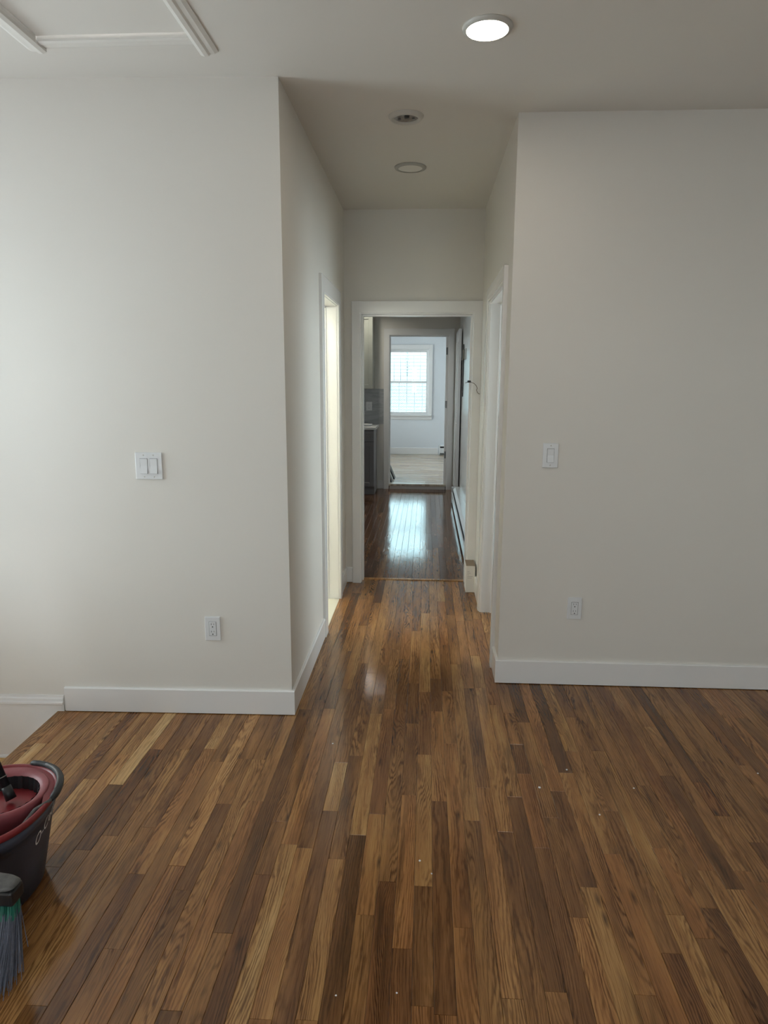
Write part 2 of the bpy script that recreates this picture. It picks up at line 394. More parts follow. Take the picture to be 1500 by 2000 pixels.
# ------------------------------------------------------------------ floors made of oak strips
def strip(name, x0, x1, y0, y1, z0, z1, mat, parent, tone):
    bm = bmesh.new(); e = 0.0011
    f = e*0.35
    b = [bm.verts.new((x, y, z0)) for x, y in ((x0, y0), (x1, y0), (x1, y1), (x0, y1))]
    c = [bm.verts.new((x, y, z1-e*0.8)) for x, y in ((x0, y0), (x1, y0), (x1, y1), (x0, y1))]
    d = [bm.verts.new((x, y, z1)) for x, y in ((x0+e, y0+f), (x1-e, y0+f), (x1-e, y1-f), (x0+e, y1-f))]
    for i in range(4):
        j = (i+1) % 4; bm.faces.new((b[i], b[j], c[j], c[i])); bm.faces.new((c[i], c[j], d[j], d[i]))
    bm.faces.new(d); bm.faces.new(b[::-1])
    mb = MB.__new__(MB); mb.bm = bm
    return mb.build(name, mat, parent, tone)
def join_strips(name, lst, mat, parent, z0, z1):
    vs_, fs, cs = [], [], []; e = 0.0011
    for x0, x1, y0, y1, tone in lst:
        n = len(vs_)
        vs_ += [(x0, y0, z0), (x1, y0, z0), (x1, y1, z0), (x0, y1, z0), (x0, y0, z1-e), (x1, y0, z1-e), (x1, y1, z1-e), (x0, y1, z1-e),
                (x0+e, y0+e, z1), (x1-e, y0+e, z1), (x1-e, y1-e, z1), (x0+e, y1-e, z1)]
        for i in range(4):
            j = (i+1) % 4; fs += [(n+i, n+j, n+4+j, n+4+i), (n+4+i, n+4+j, n+8+j, n+8+i)]
        fs.append((n+8, n+9, n+10, n+11)); cs += [(*tone, 1.0)]*12
    me = bpy.data.meshes.new(name); me.from_pydata(vs_, [], fs); me.materials.append(mat)
    at = me.attributes.new('tone', 'FLOAT_COLOR', 'POINT')
    for i, c in enumerate(cs): at.data[i].color = c
    o = bpy.data.objects.new(name, me); C.objects.link(o); o.parent = parent; o.location = -parent.location; o['kind'] = 'stuff'; return o

def px_floor(px, py, z=0.0):
    d = _f + _r*((px-750)/CAMF) - _u*((py-1000)/CAMF); t = (z-CAMH)/d.z; return (d.x*t, d.y*t)
# end joints read off the photograph: (crop origin, scale, [(x, y, tone beyond, tone this side)])
JT = [((100, 1380), 3.75, [(460,570,.97,.14),(520,352,.6,.55),(1150,308,.8,.45),(750,312,.5,.15),(920,310,.42,.5),(1255,712,.42,.22),(415,945,.28,.55),(690,885,.35,.25),
        (915,1165,.68,.45),(1465,385,.35,.5),(1470,690,.6,.42),(220,240,.48,.38),(270,530,.5,.72),(210,1048,.25,.42),(20,1005,.72,.35)]),
      ((450, 1380), 3.75, [(545,22,.5,.10),(205,388,.38,.62),(365,840,.35,.2),(807,410,.42,.78),(915,360,.45,.28),(925,940,.7,.15),(1075,787,.35,.5),(770,1115,.28,.58),(1240,285,.35,.36)]),
      ((800, 1330), 3.75, [(195,222,.28,.52),(275,75,.3,.5),(210,880,.58,.2),(735,235,.35,.45),(835,303,.14,.5),(785,465,.48,.25),(835,680,.25,.5),(770,848,.6,.2),(705,1105,.65,.3),
        (1130,672,.06,.68),(1095,808,.45,.25),(1030,1000,.42,.25),(1185,265,.28,.45),(1195,515,.62,.66),(1385,513,.35,.52),(1350,668,.42,.52),(1405,358,.5,.42),(455,1022,.5,.42),(540,780,.35,.55),(1460,950,.55,.35)]),
      ((1100, 1330), 3.75, [(1010,588,.42,.45),(1020,745,.16,.32),(1280,270,.4,.3),(590,765,.4,.45),(1185,990,.28,.42)]),
      ((0, 1680), 3.75, [(1000,100,.72,.28),(830,650,.45,.5),(1285,43,.58,.5),(265,1065,.62,.3),(1245,1100,.55,.2)]),
      ((380, 1680), 3.75, [(485,105,.58,.24),(205,533,.28,.42),(1255,400,.64,.42),(1410,158,.4,.28)]),
      ((740, 1640), 3.75, [(325,340,.62,.25),(55,305,.45,.25),(170,797,.55,.2),(620,645,.45,.42),(975,1165,.58,.66),(1295,1115,.3,.42),(1185,60,.45,.3),(1445,568,.4,.7)]),
      ((1100, 1640), 3.75, [(705,62,.5,.45),(360,103,.35,.52),(1090,228,.32,.55),(1330,230,.5,.52),(1085,503,.5,.35),(615,1140,.35,.42)]),
      ((600, 1100), 3.75, [(515,290,.12,.5),(800,497,.35,.5),(865,367,.4,.62),(1055,380,.35,.62),(570,490,.45,.52),(785,880,.55,.3),(935,845,.5,.28),(1010,935,.28,.5),(1000,598,.4,.3),(155,1065,.3,.5),(1075,740,.25,.62)])]
BW, BE0 = 0.0573, -0.0134
joints = {}
for (ox, oy), s_, L in JT:
    for jx, jy, ta, tb in L:
        X, Y = px_floor(ox+jx/s_, oy+jy/s_); k = math.floor((X-BE0)/BW)
        joints.setdefault(k, []).append((Y, ta, tb))
def rtone():
    return min(1.0, max(0.02, random.gauss(0.44, 0.125)))
def lay(x0, x1, y0, y1, k, use):
    """boards of one strip: (y0, y1, tone)"""
    js = sorted(joints.get(k, [])) if use else []
    js = [j for j in js if y0+0.05 < j[0] < y1-0.05]
    pts = [(y0, None, None)] + js + [(y1, None, None)]; out = []
    for (a, ta0, tf), (b, tn, _x) in zip(pts, pts[1:]):
        # tone of the board just beyond joint a is its 'beyond' value; of the board this side of b its 'this side' value
        far_of_a = ta0; near_of_b = _x
        segs = [a]
        need = b - a
        if need > 1.35 or (a == y0 and need > 0.9) or (b == y1 and need > 0.9):
            c = a + (random.uniform(0.45, 1.15) if a == y0 else random.uniform(0.7, 1.2))
            while c < b - 0.32:
                segs.append(c); c += random.uniform(0.4, 1.25)
        segs.append(b)
        for i, (p, q) in enumerate(zip(segs, segs[1:])):
            tn_ = rtone()
            if i == 0 and far_of_a is not None: tn_ = far_of_a
            elif i == len(segs)-2 and near_of_b is not None: tn_ = near_of_b
            if len(segs) == 2 and far_of_a is not None and near_of_b is not None: tn_ = (far_of_a+near_of_b)/2
            out.append((p, q, tn_))
    return out
fl = struct(BX(-1.735, 2.4, -3.2, 3.4, -0.24, -0.021).box(-0.75, 0.52, 3.4, 5.22, -0.24, -0.021).build('floor', DARK))
X0E, X1E = -1.735, 2.4
kmin, kmax = math.floor((X0E-BE0)/BW), math.floor((X1E-BE0)/BW)
allp = []
for k in range(kmin, kmax+1):
    a, b = max(X0E, BE0+k*BW), min(X1E, BE0+(k+1)*BW)
    if b - a < 0.008: continue
    mid = (a+b)/2
    if a < XL < b:
        for p, q, tn_ in lay(a, b, 2.956, 5.215, k, True): allp.append((XL-0.003, b, p, q, (tn_, random.random(), random.random())))
        for p, q, tn_ in lay(a, b, -3.2, 2.955, k, True): allp.append((a, b, p, q, (tn_, random.random(), random.random())))
        continue
    if a < XR < b: mid = XR - 0.001
    yend = 2.955 if mid < XL else (5.215 if mid < XR else (4.49 if mid < XR+T else 3.385))
    if -0.72 < mid < XL: yend = 2.955
    for p, q, tn_ in lay(a, b, -3.2, yend, k, True):
        allp.append((a, b, p, q, (tn_, random.random(), random.random())))
def in_view(a, b, p, q):
    if q < 1.30: return 0.0
    y = max(1.35, min(q, 6)); best = 0
    area = 0
    for yy in [max(p, 1.32) + (q-max(p, 1.32))*i/4 for i in range(5)]:
        for xx in (a, b):
            d = Vector((xx, yy, -CAMH)); z = d.dot(_f)
            if z <= 0: continue
            u_, v_ = 750+CAMF*d.dot(_r)/z, 1000-CAMF*d.dot(_u)/z
            if -10 < u_ < 1510 and v_ < 2010: area += 1.0/(z**3)
    return area * (q-max(p, 1.3)) * (b-a)
scored = sorted(allp, key=lambda t: -in_view(*t[:4]))
parts = [t for t in scored if in_view(*t[:4]) > 0][:296]
ids = set(id(t) for t in parts); rest = [t for t in allp if id(t) not in ids]
G = 0.00035
for a, b, p, q, tn_ in parts:
    strip('plank', a+G, b-G, p+G, q-G, -0.02, random.uniform(-0.0003, 0.0002), WOOD, fl, tn_)
join_strips('plank_field', [(a+G, b-G, p+G, q-G, tn_) for a, b, p, q, tn_ in rest], WOOD, fl, -0.02, 0.0)
# bare threshold strip at the left door, unstained and lit by the bathroom
# kitchen floor
kf = struct(BX(-2.4, 0.5, 5.245, 9.86, -0.2, -0.021).build('floor_kitchen', DARK))
vis, rest = [], []
for k in range(math.floor((-2.33-0.02)/BW), math.floor((KR-0.02)/BW)+1):
    a, b = 0.02+k*BW, 0.02+(k+1)*BW; a, b = max(a, -2.33), min(b, KR)
    if b - a < 0.008: continue
    for p, q, tn_ in lay(a, b, 5.247, 9.82, 9999, False):
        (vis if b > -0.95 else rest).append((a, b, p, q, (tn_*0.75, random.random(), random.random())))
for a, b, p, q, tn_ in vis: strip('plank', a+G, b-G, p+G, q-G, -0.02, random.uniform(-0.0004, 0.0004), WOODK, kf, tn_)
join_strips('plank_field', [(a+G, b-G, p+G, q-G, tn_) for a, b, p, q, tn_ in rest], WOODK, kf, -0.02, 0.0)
# far room floor, boards across
ff = struct(BX(-2.3, 1.6, 9.83, 13.92, -0.05, FDB-0.021).build('floor_far', DARK))
lst = []; y = 9.96
while y < 13.9:
    x = -2.28
    while x < 1.58:
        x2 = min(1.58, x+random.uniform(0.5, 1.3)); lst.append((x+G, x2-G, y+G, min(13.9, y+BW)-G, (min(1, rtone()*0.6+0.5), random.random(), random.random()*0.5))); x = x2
    y += BW
join_strips('plank_field', lst, WOODF, ff, FDB-0.02, FDB)

# thresholds
struct(BX(-0.484, 0.326, 5.205, 5.246, -0.02, 0.006, bev=0.003).build('trim_1', WOOD, None, (0.62, 0.4, 0.2)))
th = struct(empty('trim_2', (0, 9.8, 0)))
BX(FD0, FD1, 9.80, 9.96, 0.045, FDB+0.004, bev=0.004).build('saddle', WOODF, th, (0.95, 0.2, 0.1))
BX(FD0+0.01, FD1-0.01, 9.815, 9.83, 0.0, 0.044).build('riser', TRIM, th)

# ------------------------------------------------------------------ stair landing on the left
st = struct(empty('floor_stair', (-2.3, 2.4, -0.245)))
BX(-2.95, -1.738, 1.95, 2.93, -0.275, -0.245, bev=0.004).build('tread', WOODT, st, (0.80, 0.2, 0.15))
for i in range(1, 5):
    BX(-2.95, -1.738, 1.95-0.25*i-0.02, 1.95-0.25*(i-1)+0.005, -0.275-0.19*i, -0.245-0.19*i, bev=0.004).build('tread', WOODT, st, (0.7, random.random(), 0.2))
    BX(-2.95, -1.738, 1.95-0.25*(i-1)-0.012, 1.95-0.25*(i-1), -0.245-0.19*i, -0.275-0.19*(i-1)).build('riser', TRIM, st)
struct(BX(-1.738, -1.70, -3.2, 2.90, -2.6, -0.24).build('wall_stair_inner', WALL))
BX(-1.7385, -1.7352, -3.2, 2.90, -0.24, -0.019).build('fascia', TRIM, fl)
# skirting on the stair wall, above the landing
sk = struct(empty('baseboard_stair', (-2.3, 2.9, 0)))
A_, B_ = (-2.95, 2.884, 0), (-1.700, 2.9248, 0)
out = Vector((0.0327, -1.0, 0)).normalized()
MB().extrude_profile([(0, -0.25), (0.010, -0.25), (0.010, 0.032), (0, 0.032)], A_, B_, out).build('skirt_board', TRIM, sk)
MB().extrude_profile([(0, 0.0325), (0.014, 0.0325), (0.020, 0.038), (0.020, 0.046), (0.013, 0.049), (0.013, 0.062), (0.007, 0.068), (0.007, 0.078), (0, 0.078)], A_, B_, out).build('cap_moulding', TRIM, sk)
MB().extrude_profile([(0.010, -0.2445), (0.020, -0.2445), (0.017, -0.236), (0.010, -0.232)], A_, B_, out).build('shoe_moulding', TRIM, sk)

# ------------------------------------------------------------------ baseboards
def base(name, a, b, out, h=0.122, t=0.014, ext=0.0, par=None):
    a, b = Vector(a), Vector(b); d = (b-a).normalized()
    prof = [(-0.004, 0.004), (t, 0.004), (t, h-0.004), (t-0.004, h), (-0.004, h)]
    o = MB().extrude_profile(prof, a - d*0, b + d*ext, Vector(out)).build(name, TRIM, par)
    if par is None: struct(o)
    return o
base('baseboard_left', (-1.690, 2.9252, 0), (XL+0.0135, YL-0.0003, 0), out)
base('baseboard_hall_left', (XL, YL+0.0003, 0), (XL, 3.945, 0), (1, 0, 0), 0.1217, 0.0134)
base('baseboard_hall_left.001', (XL, 4.802, 0), (XL, YE, 0), (1, 0, 0))
base('baseboard_hall_end', (XL+0.014, YE, 0), (-0.554, YE, 0), (0, -1, 0))
orr = Vector((0.0099, -1, 0)).normalized()
base('baseboard_right_front', (XR-0.0135, YR-0.0003, 0), (2.40, 3.4013, 0), orr, 0.128)
base('baseboard_hall_right', (XR, YR+0.0003, 0), (XR, 3.560, 0), (-1, 0, 0), 0.1277, 0.0134)
base('baseboard_hall_right.001', (XR, 4.572, 0), (XR, YE, 0), (-1, 0, 0), 0.125)
base('baseboard_kitchen_end', (-0.686, 9.82, 0), (-0.594, 9.82, 0), (0, -1, 0), 0.124)
base('baseboard_far', (-2.28, FY, FDB), (0.25, FY, FDB), (0, -1, 0), 0.135)
base('baseboard_right', (2.4, 3.38, 0), (2.4, -3.2, 0), (-1, 0, 0))

# ------------------------------------------------------------------ door casings
def casing(e, wall, side, a0, a1, top, w_, prof_t=0.018, z0=0.0, colonial=False, wtop=None):
    """wall: ('x'|'y', position), side: outward sign, opening a0..a1; legs and head as separate pieces"""
    ax_, pos = wall; wt = wtop or w_
    if colonial: P = [(0, 0), (0, 1), (0.5, 1), (0.62, 0.86), (0.78, 0.80), (0.80, 0.55), (0.97, 0.50), (1, 0)]
    else: P = [(0, 0), (0, 0.93), (0.06, 1), (0.92, 1), (0.965, 0.8), (1, 0.75), (1, 0)]
    # P: (fraction across from outer edge to inner edge, fraction of thickness)
    if ax_ == 'x': along, outv = Vector((0, 1, 0)), Vector((side, 0, 0))
    else: along, outv = Vector((1, 0, 0)), Vector((0, side, 0))
    def org(a, z): return Vector((pos, a, z)) if ax_ == 'x' else Vector((a, pos, z))
    for s_, a in ((-1, a0), (1, a1)):
        mb = MB(); bm = mb.bm
        A = [bm.verts.new(org(a + s_*w_*(1-f), z0) + outv*prof_t*t_) for f, t_ in P]
        B = [bm.verts.new(org(a + s_*w_*(1-f), top + wt*(1-f)) + outv*prof_t*t_) for f, t_ in P]
        n = len(P); fs = [bm.faces.new(A), bm.faces.new(B[::-1])] + [bm.faces.new((A[i], B[i], B[(i+1) % n], A[(i+1) % n])) for i in range(n)]
        bmesh.ops.recalc_face_normals(bm, faces=fs); mb.build('casing_leg', TRIM, e)
    mb = MB(); bm = mb.bm
    A = [bm.verts.new(org(a0 - w_*(1-f), top + wt*(1-f)) + outv*prof_t*t_) for f, t_ in P]
    B = [bm.verts.new(org(a1 + w_*(1-f), top + wt*(1-f)) + outv*prof_t*t_) for f, t_ in P]
    fs = [bm.faces.new(A), bm.faces.new(B[::-1])] + [bm.faces.new((A[i], B[i], B[(i+1) % n], A[(i+1) % n])) for i in range(n)]
    bmesh.ops.recalc_face_normals(bm, faces=fs); mb.build('casing_head', TRIM, e)
def jamb(e, wall, d0, d1, a0, a1, top, z0=0.0, t=0.016, stop=None):
    ax_ = wall; a0 -= 0.012; a1 += 0.012; top += 0.012
    def bx(p, q, r, s_, z_0, z_1): return BX(r, s_, p, q, z_0, z_1) if ax_ == 'x' else BX(p, q, r, s_, z_0, z_1)
    bx(a0-0.001, a0+t, d0, d1, z0, top).build('jamb', TRIM, e); bx(a1-t, a1+0.001, d0, d1, z0, top).build('jamb', TRIM, e)
    bx(a0+t, a1-t, d0, d1, top-t, top+0.001).build('head_jamb', TRIM, e)
    if stop:
        s0, s1 = stop; k = t+0.011
        bx(a0+t, a0+k, s0, s1, z0, top-t).build('door_stop', TRIM, e); bx(a1-k, a1-t, s0, s1, z0, top-t).build('door_stop', TRIM, e)
        bx(a0+k, a1-k, s0, s1, top-k, top-t).build('door_stop', TRIM, e)
d1 = struct(empty('door_1', (XL, 4.37, 0))); casing(d1, ('x', XL), 1, 4.046, 4.703, 2.043, 0.098); jamb(d1, 'x', XL-T, XL, 4.046, 4.703, 2.043, stop=(XL-0.105, XL-0.072))
d2 = struct(empty('door_2', (XR, 4.06, 0))); casing(d2, ('x', XR), -1, 3.645, 4.487, 2.035, 0.082, 0.021, colonial=True); jamb(d2, 'x', XR, XR+T, 3.645, 4.487, 2.035, stop=(XR+0.06, XR+0.095))
d3 = struct(empty('door_3', (-0.08, YE, 0))); casing(d3, ('y', YE), -1, -0.487, 0.329, 2.031, 0.066, 0.020, wtop=0.085); jamb(d3, 'y', YE, YE+T, -0.487, 0.329, 2.031, stop=(YE+0.06, YE+0.10))
d4 = struct(empty('door_4', (-0.12, 9.82, 0))); casing(d4, ('y', 9.82), -1, FD0, FD1, FDT, 0.078, 0.018, wtop=0.09); jamb(d4, 'y', 9.82, 9.94, FD0, FD1, FDT, FDB, stop=(9.88, 9.91))
BX(FD1-0.036, FD1-0.004, 9.856, 9.905, FDB, FDT-0.004).build('hinge_stile', TRIM, d4)
for z in (1.96, 1.22, 0.50):
    BX(FD1-0.033, FD1-0.008, 9.852, 9.8565, z-0.05, z+0.05, bev=0.001).build('hinge', METAL, d4)
# the door leaf that hangs on those hinges, folded back along the right wall
dl = thing('panel_door', 'white door leaf swung wide open against the right wall at the end of the kitchen passage', 'door', (0.418, 9.36, 0.085))
BX(0.401, 0.436, 8.95, 9.775, 0.085, 2.20, bev=0.003).build('slab', TRIM, dl)
for z0, z1 in ((0.25, 1.0), (1.15, 2.05)):
    for y0, y1 in ((9.05, 9.32), (9.42, 9.69)):
        BX(0.396, 0.4015, y0, y1, z0, z1, bev=0.004).build('raised_panel', TRIM, dl)

# ------------------------------------------------------------------ far window with sashes, and what stands outside
w1 = struct(empty('window_1', (-0.42, FY, 1.5)))
p, q, r, s_ = WIN_FAR
for a in ((p-0.07, p, r-0.02, s_+0.085), (q, q+0.07, r-0.02, s_+0.085), (p, q, s_, s_+0.085)):
    BX(a[0], a[1], FY-0.020, FY+0.001, a[2], a[3], bev=0.004).build('casing', TRIM, w1)
BX(p-0.095, q+0.06, FY-0.06, FY-0.0005, r-0.025, r+0.002, bev=0.006).build('sill', TRIM, w1)
BX(p-0.07, q+0.07, FY-0.018, FY, r-0.095, r-0.025, bev=0.004).build('apron', TRIM, w1)
BX(p, p+0.02, FY, FY+0.12, r, s_).build('side_frame', TRIM, w1); BX(q-0.02, q, FY, FY+0.12, r, s_).build('side_frame', TRIM, w1)
BX(p+0.02, q-0.02, FY, FY+0.12, s_-0.02, s_).build('top_frame', TRIM, w1); BX(p+0.02, q-0.02, FY-0.001, FY+0.12, r+0.0005, r+0.02).build('bottom_frame', TRIM, w1)
def sash(name, y0, y1, z0, z1, top_, bot_):
    e = MB()
    e.box(p+0.021, p+0.055, y0, y1, z0, z1, bev=0.003); e.box(q-0.055, q-0.021, y0, y1, z0, z1, bev=0.003)
    e.box(p+0.055, q-0.055, y0, y1, z0, z0+bot_, bev=0.003); e.box(p+0.055, q-0.055, y0, y1, z1-top_, z1, bev=0.003)
    o = e.build(name, TRIM, w1)
    BX(p+0.054, q-0.054, (y0+y1)/2-0.002, (y0+y1)/2+0.002, z0+bot_-0.001, z1-top_+0.001).build('pane', GLASS, o)
sash('upper_sash', FY+0.070, FY+0.105, 1.505, s_-0.021, 0.04, 0.035)
sash('lower_sash', FY+0.030, FY+0.065, r+0.021, 1.54, 0.04, 0.035)
gr = thing('window_grille', 'pale iron security grille with scrolls outside the far window', 'window grille', (-0.42, FY+0.35, 0.9))
gy = FY+0.34
for i in range(-3, 4):
    MB().tube([(-0.400+0.134*i, gy, 1.545), (-0.400+0.134*i, gy, 2.20)], 0.0055, 6).build('bar', GRILLE, gr)
for i in range(-3, 4):
    MB().tube([(-0.405+0.160*i, gy, 0.80), (-0.405+0.160*i, gy, 1.52)], 0.0055, 6).build('bar', GRILLE, gr)
for z in (0.80, 1.53, 2.20):
    BX(-0.90, 0.09, gy-0.008, gy+0.008, z-0.006, z+0.006).build('rail', GRILLE, gr)
for x in (-0.86, 0.05):
    for z in (0.80, 1.53, 2.20):
        BX(x-0.008, x+0.008, FY+0.1195, gy-0.007, z-0.006, z+0.006).build('bracket', GRILLE, gr)
for sx in (-1, 1):
    for k in range(9):
        z = 1.66 + 0.055*k; wq = 0.014 + 0.030*math.sin(PI*(k+0.5)/9)
        pts = [(-0.400+sx*0.004, gy, z-0.012), (-0.400+sx*wq*0.6, gy, z), (-0.400+sx*wq, gy, z+0.022), (-0.400+sx*wq*0.8, gy, z+0.036), (-0.400+sx*wq*0.45, gy, z+0.032)]
        MB().tube(pts, 0.0034, 5).build('scroll', GRILLE, gr)
m = MB()
def wire(a, b, r_=0.0022): m.tube([a, b], r_, 3, cap=False)
cw, chh = 0.052, 0.040; zx0, zx1, zz0, zz1 = -0.80, 0.07, 0.86, 1.52
n1 = int((zx1-zx0)/cw)+int((zz1-zz0)/chh)+2
for sgn in (1, -1):
    for i in range(-40, 60):
        x = zx0 + i*cw; pts = []
        # clip the diagonal line x + sgn*(z-zz0)*cw/chh
        t0, t1 = 0.0, zz1-zz0; kx = sgn*cw/chh
        ta, tb = (zx0-x)/kx, (zx1-x)/kx; lo, hi = max(t0, min(ta, tb)), min(t1, max(ta, tb))
        if hi - lo > 0.01: wire((x+kx*lo, gy+0.02, zz0+lo), (x+kx*hi, gy+0.02, zz0+hi))
o = m.build('mesh_guard', GRILLE, gr); o['kind'] = 'stuff'
nh = thing('neighbouring_house', 'clapboard house across the yard seen through the far window', 'house', (0, 30, -3))
BX(-9, 7, 30.05, 36, -3, 3.05).build('wall', SIDING, nh)
m = MB()
for i in range(40):
    z = -2.9 + 0.145*i
    m.extrude_profile([(0, 0), (0.030, 0), (0.004, 0.150), (0, 0.150)], (-9, 30.05, z), (7, 30.05, z), (0, -1, 0))
o = m.build('clapboards', SIDING, nh); o['kind'] = 'stuff'
BX(-9.05, 7.05, 29.95, 36, 3.05, 8.6).build('added_reflection_storey', REFL_SIDING, nh)  # unseen storey added to shape the window reflection on the kitchen floor
MB().prism([(-9.5, 29.4), (7.5, 29.4), (7.5, 36.6), (-9.5, 36.6)], 8.6, 8.8).build('roof', GRILLE, nh)
struct(BX(-60, 60, 14.2, 90, -3.2, -3.0).build('ground', GROUND)); struct(BX(-40, 40, -40, -3.4, -3.2, -3.0).build('ground.001', GROUND))

# ------------------------------------------------------------------ bathroom tiles and lamp
bt = struct(BX(-2.28, -0.640, 3.1, YE, -0.2, -0.006).build('floor_bathroom', GROUT))
k = 0
for i in range(6):
    for j in range(14):
        x0, y0 = -0.642-0.305*(i+1), 3.12+0.152*j
        if y0+0.15 > YE or x0 < -2.3: continue
        BX(x0+0.0015, x0+0.3035, y0+0.0015, y0+0.1505, -0.012, 0.001, bev=0.001).build('tile', TILE, bt)
struct(BX(-0.735, -0.605, 4.062, 4.687, -0.0, 0.003).build('trim_3', TILE))
def disc_light(name, label, c, r, lens, group=None, ring=0.15, drop=0.012, ringmat=None):
    e = thing(name, label, 'ceiling light', (c[0], c[1], H-drop), group)
    MB().lathe([(r*(1-ring), -drop), (r*0.97, -drop*0.75), (r, -0.002), (r, 0.0), (r*0.9, 0.0)], (c[0], c[1], H-0.0005), 48).build('trim_ring', ringmat or FIXT, e)
    MB().lathe([(0, -drop*0.80), (r*(1-ring)*1.002, -drop*0.80), (r*(1-ring)*1.002, -0.001)], (c[0], c[1], H-0.0005), 48, False).build('lens', lens, e)
    return e
disc_light('recessed_light', 'lit round recessed light in the ceiling before the hallway', (0.188, 2.614), 0.086, LAMP, None, 0.17)
for lx, ly, wh in ((-0.9, -1.7, 'behind the camera'),):
    disc_light('recessed_light', 'added unseen fill lamp in the front room ceiling, ' + wh, (lx, ly), 0.086, LAMP, None, 0.17)  # extra lamp added out of view to brighten the rooms
disc_light('recessed_light', 'unlit flat round light deep in the hallway ceiling', (-0.111, 4.160), 0.090, LENS, None, 0.24, 0.010, RING)
disc_light('recessed_light', 'lit round light on the bathroom ceiling behind the left door', (-1.25, 4.36), 0.085, BATHDISC)
vl = thing('vanity_light', 'lit white bar light on the near bathroom wall behind the left door', 'wall light', (-1.25, 3.1, 2.0))
BX(-1.50, -1.00, 3.062, 3.09, 1.95, 2.05, bev=0.006).build('back_plate', FIXT, vl)
for x in (-1.42, -1.25, -1.08):
    MB().lathe([(0.012, 0.03), (0.05, 0.03), (0.055, -0.06), (0.03, -0.075), (0, -0.077)], (x, 3.16, 2.0), 20).build('shade', BATHLAMP, vl)
    BX(x-0.012, x+0.012, 3.088, 3.165, 2.031, 2.045).build('arm', FIXT, vl)
kl = thing('can_light', 'lit round can light on the kitchen ceiling before the wall cabinet', 'ceiling light', (-0.85, 9.08, H-0.05))
MB().lathe([(0.078, 0), (0.082, -0.002), (0.082, -0.050), (0.076, -0.050), (0.074, -0.002)], (-0.85, 9.08, H-0.0005), 32).build('can', FIXT, kl)
MB().lathe([(0.052, -0.006), (0.074, -0.004)], (-0.85, 9.08, H-0.0005), 32).build('reflector', FIXT, kl)
MB().lathe([(0, -0.012), (0.030, -0.011), (0.052, -0.006)], (-0.85, 9.08, H-0.0005), 32).build('lens', KLAMP, kl)
op = thing('recessed_light', 'open recessed light without lens, dark socket showing, at the hallway mouth', 'ceiling light', (-0.113, 3.40, H-0.02))
c = (-0.113, 3.400, H-0.0005)
MB().lathe([(0.056, -0.004), (0.060, -0.016), (0.070, -0.016), (0.080, -0.004), (0.081, 0)], c, 48).build('trim_ring', FIXT, op)
MB().lathe([(0, -0.001), (0.040, -0.002), (0.056, -0.006)], c, 48).build('reflector', CAN, op)
MB().lathe([(0, -0.013), (0.011, -0.012), (0.012, -0.002)], (c[0]+0.004, c[1]-0.012, c[2]), 20).build('socket', DARK, op)
for ang in (0.4, 2.6, 4.4):
    x, y = c[0]+0.036*math.cos(ang), c[1]+0.036*math.sin(ang)
    BX(x-0.006, x+0.006, y-0.003, y+0.003, c[2]-0.009, c[2]-0.003).build('spring_clip', METAL, op)
MB().tube([(c[0]+0.006, c[1]-0.014, c[2]-0.012), (c[0]+0.008, c[1]-0.03, c[2]-0.018), (c[0]+0.009, c[1]-0.045, c[2]-0.016)], 0.0015, 6).build('lead_wire', DARK, op)

# ------------------------------------------------------------------ attic hatch
ah = thing('attic_hatch', 'white attic hatch panel framed with moulding in the ceiling', 'attic hatch', (-1.125, 2.24, H))
BX(HX0+0.004, HX1-0.004, HY0+0.004, HY1-0.006, H+0.010, H+0.03).build('panel', CEIL, ah)
def hatch_trim(a, b, outv, w_, t):
    prof = [(0, 0), (0, t*0.75), (w_*0.22, t), (w_*0.45, t*0.9), (w_*0.55, t*0.6), (w_*0.80, t*0.55), (w_, t*0.25), (w_, 0)]
    MB().extrude_profile(prof, a, b, outv, (0, 0, -1)).build('frame_moulding', HATCH, ah)
hatch_trim((HX1-0.002, 1.80, H), (HX1-0.002, 2.734, H), (1, 0, 0), 0.066, 0.020)
hatch_trim((HX0+0.002, 1.80, H), (HX0+0.002, 2.682, H), (-1, 0, 0), 0.068, 0.020)
hatch_trim((HX0+0.003, HY1-0.004, H), (HX1-0.003, HY1-0.004, H), (0, 1, 0), 0.062, 0.009)
hatch_trim((HX0+0.003, HY0+0.004, H), (HX1-0.003, HY0+0.004, H), (0, -1, 0), 0.058, 0.018)

